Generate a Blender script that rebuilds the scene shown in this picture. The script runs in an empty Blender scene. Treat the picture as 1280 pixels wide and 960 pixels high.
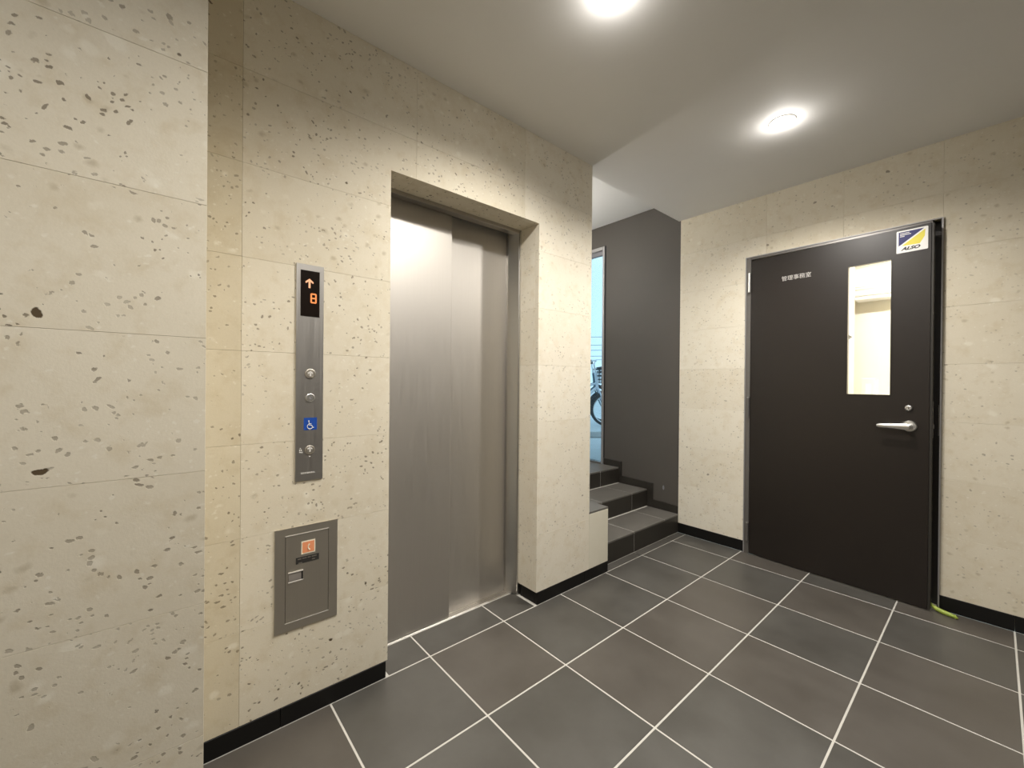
import bpy, bmesh, math, random
from mathutils import Vector, Matrix
random.seed(7)
S = bpy.context.scene
COL = S.collection

# ------------------------------------------------------------ camera
def setup_camera():
    yaw, pitch, roll = math.radians(139.564), math.radians(-0.178), math.radians(0.492)
    f = Vector((math.cos(pitch)*math.cos(yaw), math.cos(pitch)*math.sin(yaw), math.sin(pitch)))
    r0 = Vector((math.sin(yaw), -math.cos(yaw), 0)); u0 = r0.cross(f)
    r = r0*math.cos(roll) + u0*math.sin(roll); u = u0*math.cos(roll) - r0*math.sin(roll)
    cd = bpy.data.cameras.new('camera'); cam = bpy.data.objects.new('camera', cd); COL.objects.link(cam)
    cd.sensor_fit = 'HORIZONTAL'; cd.sensor_width = 36; cd.lens = 36*513.8/1280
    cd.clip_start = 0.02; cd.clip_end = 200
    m = Matrix((r, u, -f)).transposed().to_4x4(); m.translation = Vector((1.529, -0.864, 1.152))
    cam.matrix_world = m; S.camera = cam
setup_camera()

# ------------------------------------------------------------ world, lights, exposure
w = bpy.data.worlds.new('sky'); S.world = w; w.use_nodes = True
bg = w.node_tree.nodes['Background']; bg.inputs[0].default_value = (0.54, 0.83, 1.0, 1); bg.inputs[1].default_value = 0.56
S.view_settings.view_transform = 'Standard'; S.view_settings.look = 'None'; S.view_settings.gamma = 1
S.view_settings.use_curve_mapping = False; S.view_settings.exposure = 1.38
S.cycles.max_bounces = 10; S.cycles.diffuse_bounces = 6; S.cycles.glossy_bounces = 5; S.cycles.transparent_max_bounces = 12
S.cycles.use_denoising = True; S.cycles.sample_clamp_indirect = 8

def spot(name, loc, power, angle=154, blend=0.7, col=(1, 0.95, 0.885), size=0.035):
    l = bpy.data.lights.new(name, 'SPOT'); l.energy = power; l.spot_size = math.radians(angle); l.spot_blend = blend
    l.color = col; l.shadow_soft_size = size
    o = bpy.data.objects.new(name, l); o.location = loc; COL.objects.link(o); return o
LAMPS = [(0.857, 1.405), (0.72, 0.24), (1.55, -0.55), (1.2, -2.0)]
POW = [38, 38, 33, 14]
for (x, y), p in zip(LAMPS, POW): spot('downlight_beam', (x, y, 2.40), p)
def glow(name, loc, power, r, col=(1, 0.955, 0.90)):
    l = bpy.data.lights.new(name, 'POINT'); l.energy = power; l.shadow_soft_size = r; l.color = col
    o = bpy.data.objects.new(name, l); o.location = loc; COL.objects.link(o)
for (x, y), p in zip(LAMPS, POW): glow('downlight_dome_glow', (x, y, 2.37), p*0.011, 0.03)
glow('added_stair_fill_light', (-1.0, 1.16, 2.12), 7, 0.06, (1, 0.94, 0.87))  # added source out of view, brightens the stair ceiling and charcoal wall

# ------------------------------------------------------------ materials
def mat(name, col=(0.5,0.5,0.5), rough=0.5, metal=0.0, spec=0.5, emit=None, es=0.0):
    m = bpy.data.materials.new(name); m.use_nodes = True; b = m.node_tree.nodes['Principled BSDF']
    b.inputs['Base Color'].default_value = (*col, 1); b.inputs['Roughness'].default_value = rough
    b.inputs['Metallic'].default_value = metal; b.inputs['Specular IOR Level'].default_value = spec
    if emit: b.inputs['Emission Color'].default_value = (*emit, 1); b.inputs['Emission Strength'].default_value = es
    return m
def N(m, t, **kw):
    n = m.node_tree.nodes.new(t)
    for k, v in kw.items(): setattr(n, k, v)
    return n
def L(m, a, b): m.node_tree.links.new(a, b)
def bsdf(m): return m.node_tree.nodes['Principled BSDF']
def math_(m, op, a, b=None, clamp=False):
    n = N(m, 'ShaderNodeMath', operation=op, use_clamp=clamp)
    for i, v in enumerate((a, b)):
        if v is None: continue
        if isinstance(v, (int, float)): n.inputs[i].default_value = v
        else: L(m, v, n.inputs[i])
    return n.outputs[0]
def vmath(m, op, a, b=None):
    n = N(m, 'ShaderNodeVectorMath', operation=op)
    for i, v in enumerate((a, b)):
        if v is None: continue
        if isinstance(v, tuple): n.inputs[i].default_value = v
        else: L(m, v, n.inputs[i])
    return n.outputs[0]
def mixc(m, fac, a, b):
    n = N(m, 'ShaderNodeMix', data_type='RGBA')
    L(m, fac, n.inputs[0]) if not isinstance(fac, float) else setattr(n.inputs[0], 'default_value', fac)
    for i, v in ((6, a), (7, b)):
        if isinstance(v, tuple): n.inputs[i].default_value = (*v, 1)
        else: L(m, v, n.inputs[i])
    return n.outputs[2]
def noise(m, vec, scale, detail=3, rough=0.5):
    n = N(m, 'ShaderNodeTexNoise'); n.inputs['Scale'].default_value = scale; n.inputs['Detail'].default_value = detail
    n.inputs['Roughness'].default_value = rough; L(m, vec, n.inputs['Vector']); return n
def mrange(m, v, a, b, c=0.0, d=1.0):
    n = N(m, 'ShaderNodeMapRange'); L(m, v, n.inputs[0])
    for i, x in enumerate((a, b, c, d)): n.inputs[i+1].default_value = x
    return n.outputs[0]

def stone(name, base, alt, pits=1.0, few=0.0):
    """cream volcanic tuff: mottled body, irregular brown pits, pale inclusions"""
    m = mat(name, base, 0.82, spec=0.25); b = bsdf(m)
    tc = N(m, 'ShaderNodeTexCoord'); oi = N(m, 'ShaderNodeObjectInfo')
    off = vmath(m, 'SCALE', (13.7, 7.3, 5.1)); off.node.inputs['Scale'].default_value = 1; L(m, oi.outputs['Random'], off.node.inputs['Scale'])
    p = vmath(m, 'ADD', tc.outputs['Object'], off)
    warp = noise(m, p, 9, 2); wv = vmath(m, 'SUBTRACT', warp.outputs['Color'], (0.5, 0.5, 0.5))
    ws = vmath(m, 'SCALE', wv); ws.node.inputs['Scale'].default_value = 0.05
    fine = noise(m, p, 60, 3, 0.7); fv = vmath(m, 'SUBTRACT', fine.outputs['Color'], (0.5, 0.5, 0.5))
    fs = vmath(m, 'SCALE', fv); fs.node.inputs['Scale'].default_value = 0.012
    q = vmath(m, 'ADD', vmath(m, 'ADD', p, ws), fs)
    q = vmath(m, 'MULTIPLY', q, (1.0, 1.0, 1.25))
    big = noise(m, p, 3.2, 4, 0.6); mid = noise(m, p, 17, 4, 0.65)
    c = mixc(m, mrange(m, big.outputs['Fac'], 0.3, 0.7), base, alt)
    c = mixc(m, mrange(m, mid.outputs['Fac'], 0.50, 0.70, 0, 0.5), c, (alt[0]*0.88, alt[1]*0.83, alt[2]*0.74))
    grain = noise(m, p, 220, 2, 0.6)
    c = mixc(m, mrange(m, grain.outputs['Fac'], 0.35, 0.75, 0, 0.12), c, tuple(x*0.72 for x in alt))
    # slight tone of each stone
    tone = mrange(m, oi.outputs['Random'], 0, 1, 0, 0.14)
    c = mixc(m, tone, c, (0.50, 0.42, 0.28))
    def spots(scale, sel, rmax, soft, seed):
        v = N(m, 'ShaderNodeTexVoronoi'); v.inputs['Scale'].default_value = scale; v.inputs['Randomness'].default_value = 1.0
        L(m, vmath(m, 'ADD', q, (seed, seed*0.7, seed*1.3)), v.inputs['Vector'])
        s = N(m, 'ShaderNodeSeparateColor'); L(m, v.outputs['Color'], s.inputs[0])
        r = mrange(m, s.outputs[0], sel, 1.0, 0.0, rmax)
        d = math_(m, 'SUBTRACT', r, v.outputs['Distance'])
        on = math_(m, 'GREATER_THAN', s.outputs[0], sel)
        return math_(m, 'MULTIPLY', mrange(m, d, 0, soft), on), s.outputs[1]
    wht, _ = spots(17, 0.62, 0.36, 0.16, 4.0)
    c = mixc(m, math_(m, 'MULTIPLY', wht, 0.55), c, (0.84, 0.80, 0.68))
    gr, _ = spots(70, 0.6, 0.42, 0.2, 12.0)
    c = mixc(m, math_(m, 'MULTIPLY', gr, 0.4), c, (0.86, 0.83, 0.73))
    tan, _ = spots(24, 0.62, 0.34, 0.22, 9.0)
    c = mixc(m, math_(m, 'MULTIPLY', tan, 0.42), c, (0.36, 0.29, 0.17))
    p1, k1 = spots(62, 0.35+few, 0.36, 0.08, 0.0)
    p2, k2 = spots(27, 0.75+few*0.8, 0.20, 0.06, 2.0)
    p3, k3 = spots(11, 0.88, 0.15, 0.025, 6.0)
    dens = mrange(m, noise(m, p, 5, 2).outputs['Fac'], 0.38, 0.62, 0.45, 1.0)
    pit = math_(m, 'MULTIPLY', math_(m, 'MULTIPLY', p1, 0.68*pits), dens)
    pit = math_(m, 'MAXIMUM', pit, math_(m, 'MULTIPLY', p2, mrange(m, k2, 0, 1, 0.25*pits, 1.0*pits)))
    pit = math_(m, 'MAXIMUM', pit, math_(m, 'MULTIPLY', p3, pits), clamp=True)
    c = mixc(m, pit, c, (0.10, 0.07, 0.038))
    L(m, c, b.inputs['Base Color'])
    h = math_(m, 'SUBTRACT', math_(m, 'MULTIPLY', grain.outputs['Fac'], 0.12), math_(m, 'MULTIPLY', pit, 1.0))
    h = math_(m, 'ADD', h, math_(m, 'MULTIPLY', mid.outputs['Fac'], 0.25))
    bp = N(m, 'ShaderNodeBump'); bp.inputs['Strength'].default_value = 0.4; bp.inputs['Distance'].default_value = 0.003
    L(m, h, bp.inputs['Height']); L(m, bp.outputs[0], b.inputs['Normal'])
    return m
def speckle(name, c1, c2, rough, scale=3, r2=None, bump=0.0, spec=0.5):
    m = mat(name, c1, rough, spec=spec); b = bsdf(m); tc = N(m, 'ShaderNodeTexCoord'); oi = N(m, 'ShaderNodeObjectInfo')
    off = vmath(m, 'SCALE', (3.7, 9.3, 1.1)); L(m, oi.outputs['Random'], off.node.inputs['Scale'])
    p = vmath(m, 'ADD', tc.outputs['Object'], off)
    n = noise(m, p, scale, 4, 0.6); L(m, mixc(m, mrange(m, n.outputs['Fac'], 0.3, 0.7), c1, c2), b.inputs['Base Color'])
    if r2: L(m, mrange(m, n.outputs['Fac'], 0.3, 0.7, rough, r2), b.inputs['Roughness'])
    if bump:
        g = noise(m, p, 160, 3); bp = N(m, 'ShaderNodeBump'); bp.inputs['Strength'].default_value = bump; bp.inputs['Distance'].default_value = 0.001
        L(m, g.outputs['Fac'], bp.inputs['Height']); L(m, bp.outputs[0], b.inputs['Normal'])
    return m
def brushed(name, col, rough, axis=(500, 500, 4)):
    m = mat(name, col, rough, 1.0); b = bsdf(m); tc = N(m, 'ShaderNodeTexCoord')
    n = noise(m, vmath(m, 'MULTIPLY', tc.outputs['Object'], axis), 1.0, 2, 0.6)
    bp = N(m, 'ShaderNodeBump'); bp.inputs['Strength'].default_value = 0.12; bp.inputs['Distance'].default_value = 0.0006
    L(m, n.outputs['Fac'], bp.inputs['Height']); L(m, bp.outputs[0], b.inputs['Normal'])
    L(m, mrange(m, n.outputs['Fac'], 0.3, 0.7, rough-0.05, rough+0.06), b.inputs['Roughness'])
    return m
def glass(name, tint=(1, 1, 1)):
    m = bpy.data.materials.new(name); m.use_nodes = True; nt = m.node_tree; nt.nodes.clear()
    o = N(m, 'ShaderNodeOutputMaterial'); t = N(m, 'ShaderNodeBsdfTransparent'); t.inputs[0].default_value = (*tint, 1)
    g = N(m, 'ShaderNodeBsdfGlossy'); g.inputs['Roughness'].default_value = 0.02
    fr = N(m, 'ShaderNodeFresnel'); fr.inputs[0].default_value = 1.45; mx = N(m, 'ShaderNodeMixShader')
    L(m, fr.outputs[0], mx.inputs[0]); L(m, t.outputs[0], mx.inputs[1]); L(m, g.outputs[0], mx.inputs[2]); L(m, mx.outputs[0], o.inputs[0])
    return m

M = dict(
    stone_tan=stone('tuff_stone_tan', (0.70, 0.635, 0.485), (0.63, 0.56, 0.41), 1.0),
    stone=stone('tuff_stone', (0.775, 0.72, 0.59), (0.72, 0.66, 0.525)),
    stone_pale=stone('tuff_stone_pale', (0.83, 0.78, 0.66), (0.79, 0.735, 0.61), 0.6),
    stone_far=stone('tuff_stone_sparse', (0.775, 0.72, 0.59), (0.72, 0.66, 0.525), 0.62, 0.25),
    bed=mat('stone_bedding', (0.42, 0.36, 0.25), 0.9),
    plaster=speckle('cream_plaster', (0.74, 0.70, 0.58), (0.70, 0.66, 0.53), 0.8, 6, bump=0.15),
    ceiling=speckle('ceiling_paint', (0.86, 0.855, 0.84), (0.84, 0.835, 0.82), 0.7, 2, bump=0.05),
    white=mat('white_paint', (0.84, 0.84, 0.82), 0.7),
    tile=speckle('dark_floor_tile', (0.070, 0.066, 0.058), (0.100, 0.096, 0.086), 0.36, 4, 0.46, 0.12),
    tile2=speckle('dark_floor_tile_warm', (0.082, 0.073, 0.062), (0.108, 0.098, 0.085), 0.36, 4, 0.46, 0.12),
    stair=speckle('stair_tile', (0.115, 0.108, 0.095), (0.15, 0.14, 0.125), 0.42, 5, 0.52, 0.12),
    riser=speckle('riser_tile', (0.022, 0.019, 0.015), (0.034, 0.030, 0.024), 0.4, 6, 0.5, 0.1),
    grout=mat('pale_grout', (0.58, 0.565, 0.52), 0.9),
    darkgrout=mat('dark_grout', (0.10, 0.095, 0.085), 0.9),
    base=mat('black_base_tile', (0.005, 0.0045, 0.004), 0.5, spec=0.35),
    darkwall=speckle('charcoal_wall', (0.084, 0.075, 0.065), (0.091, 0.081, 0.070), 0.6, 2, bump=0.1),
    steel=brushed('hairline_steel', (0.62, 0.59, 0.545), 0.50),
    steel2=brushed('hairline_steel_frame', (0.50, 0.48, 0.45), 0.34),
    plate=brushed('faceplate_steel', (0.50, 0.48, 0.45), 0.42),
    hatch=brushed('hatch_steel', (0.60, 0.56, 0.49), 0.46),
    chrome=mat('polished_steel', (0.82, 0.81, 0.78), 0.18, 1.0),
    brightedge=mat('painted_edge_glint', (0.72, 0.70, 0.65), 0.4, 0.25),  # pale non-metal, the glint of the steel edges put into the colour
    satin=mat('satin_nickel', (0.86, 0.85, 0.82), 0.34, 1.0),
    sill=brushed('sill_metal', (0.80, 0.77, 0.72), 0.30, (4, 500, 500)),
    frame=mat('grey_door_frame', (0.22, 0.21, 0.20), 0.4, 0.7),
    frame_alu=mat('aluminium_edge', (0.42, 0.41, 0.41), 0.5, 0.6),  # the aluminium's own silver grey
    leaf=speckle('dark_brown_door_paint', (0.0115, 0.0078, 0.0058), (0.014, 0.0095, 0.007), 0.38, 2, bump=0.1, spec=0.6),
    leafedge=mat('door_edge', (0.03, 0.027, 0.022), 0.5),
    black=mat('black', (0.006, 0.006, 0.006), 0.5),
    blackgloss=mat('display_glass', (0.010, 0.006, 0.004), 0.22),
    led=mat('orange_led', (0.10, 0.03, 0.01), 0.5, emit=(1.0, 0.29, 0.075), es=0.42),
    ledcore=mat('pale_led', (0.10, 0.05, 0.03), 0.5, emit=(1.0, 0.46, 0.24), es=0.42),
    ink=mat('dark_print', (0.03, 0.028, 0.025), 0.6),
    greyink=mat('grey_etching', (0.24, 0.22, 0.20), 0.6),
    letter=mat('silver_lettering', (0.62, 0.60, 0.57), 0.45),
    paleprint=mat('pale_etching', (0.85, 0.83, 0.80), 0.5),
    blue=mat('sign_blue', (0.015, 0.075, 0.38), 0.4),
    navy=mat('sticker_navy', (0.010, 0.012, 0.12), 0.5),
    yellow=mat('sticker_yellow', (0.78, 0.68, 0.07), 0.4),
    stickerwhite=mat('sticker_white', (0.86, 0.85, 0.82), 0.4),
    orange=mat('emblem_orange', (0.86, 0.33, 0.16), 0.5),
    emblemwhite=mat('emblem_cream', (0.90, 0.83, 0.66), 0.5),
    glass=glass('clear_glass'), glassblue=glass('entrance_glass', (0.93, 0.97, 1.0)),
    lens=mat('lamp_lens', (1, 1, 1), 0.5, emit=(1.0, 0.95, 0.88), es=30.0),
    lampbody=mat('lamp_trim', (0.8, 0.79, 0.76), 0.5),
    tube=mat('office_lamp', (1, 1, 1), 0.5, emit=(1.0, 0.96, 0.86), es=36.0),
    office=mat('office_wall', (0.86, 0.83, 0.74), 0.8),
    acwhite=mat('air_conditioner_white', (0.88, 0.88, 0.86), 0.5),
    acgrey=mat('air_conditioner_slot', (0.55, 0.55, 0.52), 0.6),
    grey=mat('mid_grey', (0.22, 0.22, 0.24), 0.6),
    green=speckle('green_skin', (0.20, 0.30, 0.035), (0.42, 0.50, 0.09), 0.45, 30),
    greentip=mat('pale_stalk', (0.55, 0.58, 0.36), 0.6),
    concrete=speckle('outdoor_concrete', (0.50, 0.52, 0.53), (0.57, 0.59, 0.60), 0.8, 3),
    rubber=mat('tyre_rubber', (0.012, 0.02, 0.028), 0.7),
    alloy=mat('bicycle_alloy', (0.78, 0.80, 0.82), 0.3, 0.9),
    bikewhite=mat('bicycle_white', (0.68, 0.74, 0.82), 0.35),
    bikeblue=mat('bicycle_slate', (0.06, 0.12, 0.16), 0.4),
    cable=mat('cable_grey', (0.22, 0.30, 0.36), 0.6),
)

# ------------------------------------------------------------ helpers
def obj(name, bm, m, parent=None, smooth=False):
    me = bpy.data.meshes.new(name); bmesh.ops.recalc_face_normals(bm, faces=bm.faces[:]); bm.to_mesh(me); bm.free()
    for k in (m if isinstance(m, (list, tuple)) else [m]): me.materials.append(M[k] if isinstance(k, str) else k)
    if smooth:
        for p in me.polygons: p.use_smooth = True
        me.set_sharp_from_angle(angle=math.radians(35))
    o = bpy.data.objects.new(name, me); COL.objects.link(o)
    if parent: o.parent = parent
    return o
def empty(name, loc=(0, 0, 0), rz=0.0):
    o = bpy.data.objects.new(name, None); o.location = loc; o.rotation_euler.z = rz; o.empty_display_size = 0.05; COL.objects.link(o); return o
def tag(o, label=None, cat=None, group=None, kind=None):
    if label: o['label'] = label
    if cat: o['category'] = cat
    if group: o['group'] = group
    if kind: o['kind'] = kind
    return o
def box(bm, a, b, bev=0.0, seg=1):
    a, b = Vector(a), Vector(b); lo = Vector(map(min, a, b)); hi = Vector(map(max, a, b))
    r = bmesh.ops.create_cube(bm, size=1.0); vs = r['verts']; d = hi-lo
    for v in vs: v.co = Vector((lo[i]+(v.co[i]+0.5)*d[i] for i in range(3)))
    if bev:
        es = list({e for v in vs for e in v.link_edges})
        bmesh.ops.bevel(bm, geom=es, offset=min(bev, min(d)*0.45), segments=seg, affect='EDGES', profile=0.5)
    return bm
def B(a, b, bev=0.0, seg=1): return box(bmesh.new(), a, b, bev, seg)
def prism(bm, pts, axis, lo, hi, bev=0.0):
    """polygon of two other axes (in x,y,z order) extruded along axis"""
    def mk(p, t):
        c = list(p); c.insert(axis, t); return bm.verts.new(c)
    A = [mk(p, lo) for p in pts]; Z = [mk(p, hi) for p in pts]; n = len(pts)
    bm.faces.new(A); bm.faces.new(Z[::-1]); 
    side = [bm.faces.new((A[i], A[(i+1) % n], Z[(i+1) % n], Z[i])) for i in range(n)]
    if bev:
        es = list({e for f in side for e in f.edges})
        bmesh.ops.recalc_face_normals(bm, faces=bm.faces[:])
        bmesh.ops.bevel(bm, geom=es, offset=bev, segments=1, affect='EDGES')
    return bm
def P(pts, axis, lo, hi, bev=0.0): return prism(bmesh.new(), pts, axis, lo, hi, bev)
def tube(bm, pts, rad, seg=8, closed=False):
    pts = [Vector(p) for p in pts]; n = len(pts); rads = rad if isinstance(rad, (list, tuple)) else [rad]*n; rings = []
    ref = None
    for i, p in enumerate(pts):
        t = ((pts[(i+1) % n]-pts[i-1]) if closed else (pts[min(i+1, n-1)]-pts[max(i-1, 0)])).normalized()
        if ref is None: ref = t.orthogonal().normalized()
        ref = (ref - t*ref.dot(t)).normalized(); bi = t.cross(ref)
        rings.append([bm.verts.new(p+(ref*math.cos(2*math.pi*k/seg)+bi*math.sin(2*math.pi*k/seg))*rads[i]) for k in range(seg)])
    for i in range(n if closed else n-1):
        a, b = rings[i], rings[(i+1) % n]
        for k in range(seg): bm.faces.new((a[k], a[(k+1) % seg], b[(k+1) % seg], b[k]))
    if not closed: bm.faces.new(rings[0][::-1]); bm.faces.new(rings[-1])
    return bm
def T(pts, rad, seg=8, closed=False): return tube(bmesh.new(), pts, rad, seg, closed)
def lathe(bm, prof, c, ax, seg=24):
    """profile of (radius, height) turned about axis ax through c"""
    c = Vector(c); ax = Vector(ax).normalized(); u = ax.orthogonal().normalized(); v = ax.cross(u); rings = []
    for r, h in prof:
        if r < 1e-6: rings.append([bm.verts.new(c+ax*h)])
        else: rings.append([bm.verts.new(c+ax*h+(u*math.cos(2*math.pi*k/seg)+v*math.sin(2*math.pi*k/seg))*r) for k in range(seg)])
    for a, b in zip(rings, rings[1:]):
        for k in range(seg):
            q = [a[k % len(a)], a[(k+1) % len(a)], b[(k+1) % len(b)], b[k % len(b)]]
            q = list(dict.fromkeys(q))
            if len(q) > 2: bm.faces.new(q)
    return bm
def LA(prof, c, ax, seg=24): return lathe(bmesh.new(), prof, c, ax, seg)
def text_bm(s, size, mw=None, shear=0.0, thick=0.0004, bold=0.0):
    cu = bpy.data.curves.new('txt', 'FONT'); cu.body = s; cu.size = size; cu.extrude = thick; cu.shear = shear; cu.offset = bold
    cu.align_x = 'CENTER'; cu.align_y = 'CENTER'
    o = bpy.data.objects.new('txt', cu); COL.objects.link(o); dg = bpy.context.evaluated_depsgraph_get(); dg.update()
    me = bpy.data.meshes.new_from_object(o.evaluated_get(dg)); bm = bmesh.new(); bm.from_mesh(me)
    bpy.data.objects.remove(o); bpy.data.curves.remove(cu); bpy.data.meshes.remove(me)
    if mw is not None: bmesh.ops.transform(bm, matrix=mw, verts=bm.verts[:])
    return bm
def plane_m(o, right, up):
    right, up = Vector(right), Vector(up); m = Matrix((right, up, right.cross(up))).transposed().to_4x4(); m.translation = Vector(o); return m

# ------------------------------------------------------------ floor of dark square tiles
T4 = 0.4; G = 0.0032; ZB = 2.42
floor = tag(obj('floor', B((-0.1795, -3.0, -0.06), (2.9, 2.2, -0.0012)), 'grout'), 'dark grey tiled lobby floor with pale grout lines', 'floor', kind='structure')
def tile(name, a, b, par, m, bev=0.0012, z0=-0.012, z1=0.0): return obj(name, B((a[0], a[1], z0), (b[0], b[1], z1), bev), m, par)
rows = [(-0.1795, 0.0)] + [(i*T4, (i+1)*T4) for i in range(7)] + [(2.8, 2.9)]
cols = [(max(-3.0, -8*T4+j*T4), -8*T4+(j+1)*T4) for j in range(13)] + [(2.0, 2.2)]
for (x0, x1) in rows:
    for (y0, y1) in cols:
        if y1 <= -0.79 and x1 <= 0.39: continue
        if x0 < 0 and (y1 <= -0.18 or y0 >= 0.61): continue
        a = [x0+G, y0+G]; b = [x1-G, y1-G]
        if x0 < 0: a[1] = max(a[1], -0.18); b[1] = min(b[1], 0.606)
        if y0 < -0.785 and x0 < 0.38: a[1] = -0.785
        tile('tile', a, b, floor, random.choice(['tile', 'tile', 'tile2']))
# narrow cut tiles before the steps, past the pier
obj('floor_bed', B((-0.06, 1.225, -0.06), (-0.001, 2.2, -0.0012)), 'grout', floor)
for y0, y1 in ((1.225, 1.6), (1.6, 2.0), (2.0, 2.2)): tile('tile', (-0.058, y0+G), (-G, y1-G), floor, 'tile')

# ------------------------------------------------------------ stone clad walls
EA = [-1.27, -0.675, -0.08, 0.515, 1.04]
ZA = [0.0, 0.065, 0.360, 0.655, 0.950, 1.245, 1.540, 1.835, 2.130, 2.42]
g = 0.0003
wall_left = tag(obj('wall_left', P([(-0.789, 0), (-0.188-0.03, 0), (-0.188-0.03, 2.005), (0.645, 2.005), (0.645, 0), (1.04, 0), (1.04, 2.60), (-0.789, 2.60)], 0, -0.20, -0.028), 'bed'),
                'cream pitted tuff stone wall around the elevator', 'wall', kind='structure')
def sp(par, pts, axis, lo, hi, m='stone', bev=0.0003): return obj('stone_panel', P(pts, axis, lo, hi, bev), m, par)
Y0, Y1, ZO = -0.188, 0.615, 1.975
for i in range(4):
    ya, yb = max(EA[i], -0.789), EA[i+1]
    for k in range(1, 9):
        za, zb = ZA[k], ZA[k+1]
        a, b, c, d = ya+g, yb-g, za+g, zb-g
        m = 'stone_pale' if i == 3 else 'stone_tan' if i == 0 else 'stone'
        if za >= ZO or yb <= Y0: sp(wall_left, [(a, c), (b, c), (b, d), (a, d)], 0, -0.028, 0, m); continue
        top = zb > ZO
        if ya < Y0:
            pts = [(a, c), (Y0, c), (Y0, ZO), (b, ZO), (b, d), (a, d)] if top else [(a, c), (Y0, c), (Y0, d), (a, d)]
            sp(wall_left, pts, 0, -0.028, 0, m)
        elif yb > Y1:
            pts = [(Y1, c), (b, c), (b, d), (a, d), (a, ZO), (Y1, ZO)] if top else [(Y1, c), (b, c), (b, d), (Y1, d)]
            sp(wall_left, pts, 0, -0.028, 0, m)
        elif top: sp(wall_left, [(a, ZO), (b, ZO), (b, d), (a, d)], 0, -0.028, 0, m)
# reveals and soffit of the elevator opening
for k in range(1, 8):
    za, zb = ZA[k]+g, min(ZA[k+1]-g, ZO)
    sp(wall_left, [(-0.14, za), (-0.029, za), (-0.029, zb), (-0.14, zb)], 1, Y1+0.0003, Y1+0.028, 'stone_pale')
    sp(wall_left, [(-0.14, za), (-0.029, za), (-0.029, zb), (-0.14, zb)], 1, Y0-0.028, Y0-0.0003)
for ya, yb in ((Y0-0.028, -0.08), (-0.08, 0.515), (0.515, Y1+0.028)):
    sp(wall_left, [(-0.14, ya+g), (-0.029, ya+g), (-0.029, yb-g), (-0.14, yb-g)], 2, ZO+0.0003, ZO+0.028)
# end of the wall towards the stairs
for k in range(1, 9): pass

# protruding stone block at the near left
XB = 0.39
wall_near = tag(obj('wall_near', B((-0.20, -3.0, 0), (XB-0.028, -0.8175, 2.60)), 'bed'), 'projecting cream tuff stone wall nearest the camera', 'wall', kind='structure')
yy = [-3.0, -2.574, -1.979, -1.384, -0.789]
for i in range(4):
    for k in range(1, 9):
        sp(wall_near, [(yy[i]+g, ZA[k]+g), (yy[i+1]-g, ZA[k]+g), (yy[i+1]-g, ZA[k+1]-g), (yy[i]+g, ZA[k+1]-g)], 0, XB-0.028, XB)
for k in range(1, 9): sp(wall_near, [(0.001, ZA[k]+g), (XB-0.0285, ZA[k]+g), (XB-0.0285, ZA[k+1]-g), (0.001, ZA[k+1]-g)], 1, -0.817, -0.789)

# wall with the office door
ZF = [0.0, 0.075, 0.380, 0.675, 0.970, 1.265, 1.560, 1.855, 2.150, 2.45]
DX0, DX1, DZ = 0.414, 1.352, 2.024
wall_far = tag(obj('wall_far', P([(-0.06, 0), (DX0, 0), (DX0, DZ), (DX1, DZ), (DX1, 0), (2.9, 0), (2.9, 2.6), (-0.06, 2.6)], 1, 2.228, 2.34), 'bed'),
               'cream tuff stone wall holding the dark office door', 'wall', kind='structure')
xx = [-0.06, 0.536, 0.944, 1.352, 1.948, 2.544, 2.9]
for i in range(6):
    for k in range(1, 9):
        a, b, c, d = xx[i]+g, xx[i+1]-g, ZF[k]+g, ZF[k+1]-g
        if xx[i] >= DX1-1e-6 or ZF[k] >= DZ: sp(wall_far, [(a, c), (b, c), (b, d), (a, d)], 1, 2.2, 2.2275, 'stone_far'); continue
        top = ZF[k+1] > DZ
        if xx[i] < DX0: sp(wall_far, [(a, c), (DX0, c), (DX0, DZ), (b, DZ), (b, d), (a, d)] if top else [(a, c), (DX0, c), (DX0, d), (a, d)], 1, 2.2, 2.2275, 'stone_pale')
        elif top: sp(wall_far, [(a, DZ), (b, DZ), (b, d), (a, d)], 1, 2.2, 2.2275, 'stone_far')

wall_right = tag(obj('wall_right', B((2.9, -3.0, 0), (3.0, 2.34, 2.6)), 'darkwall'), 'charcoal wall closing the lobby on the right', 'wall', kind='structure')
wall_back = tag(obj('wall_back', B((-0.2, -3.1, 0), (3.0, -3.0, 2.6)), 'darkwall'), 'charcoal wall closing the lobby behind', 'wall', kind='structure')

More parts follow.
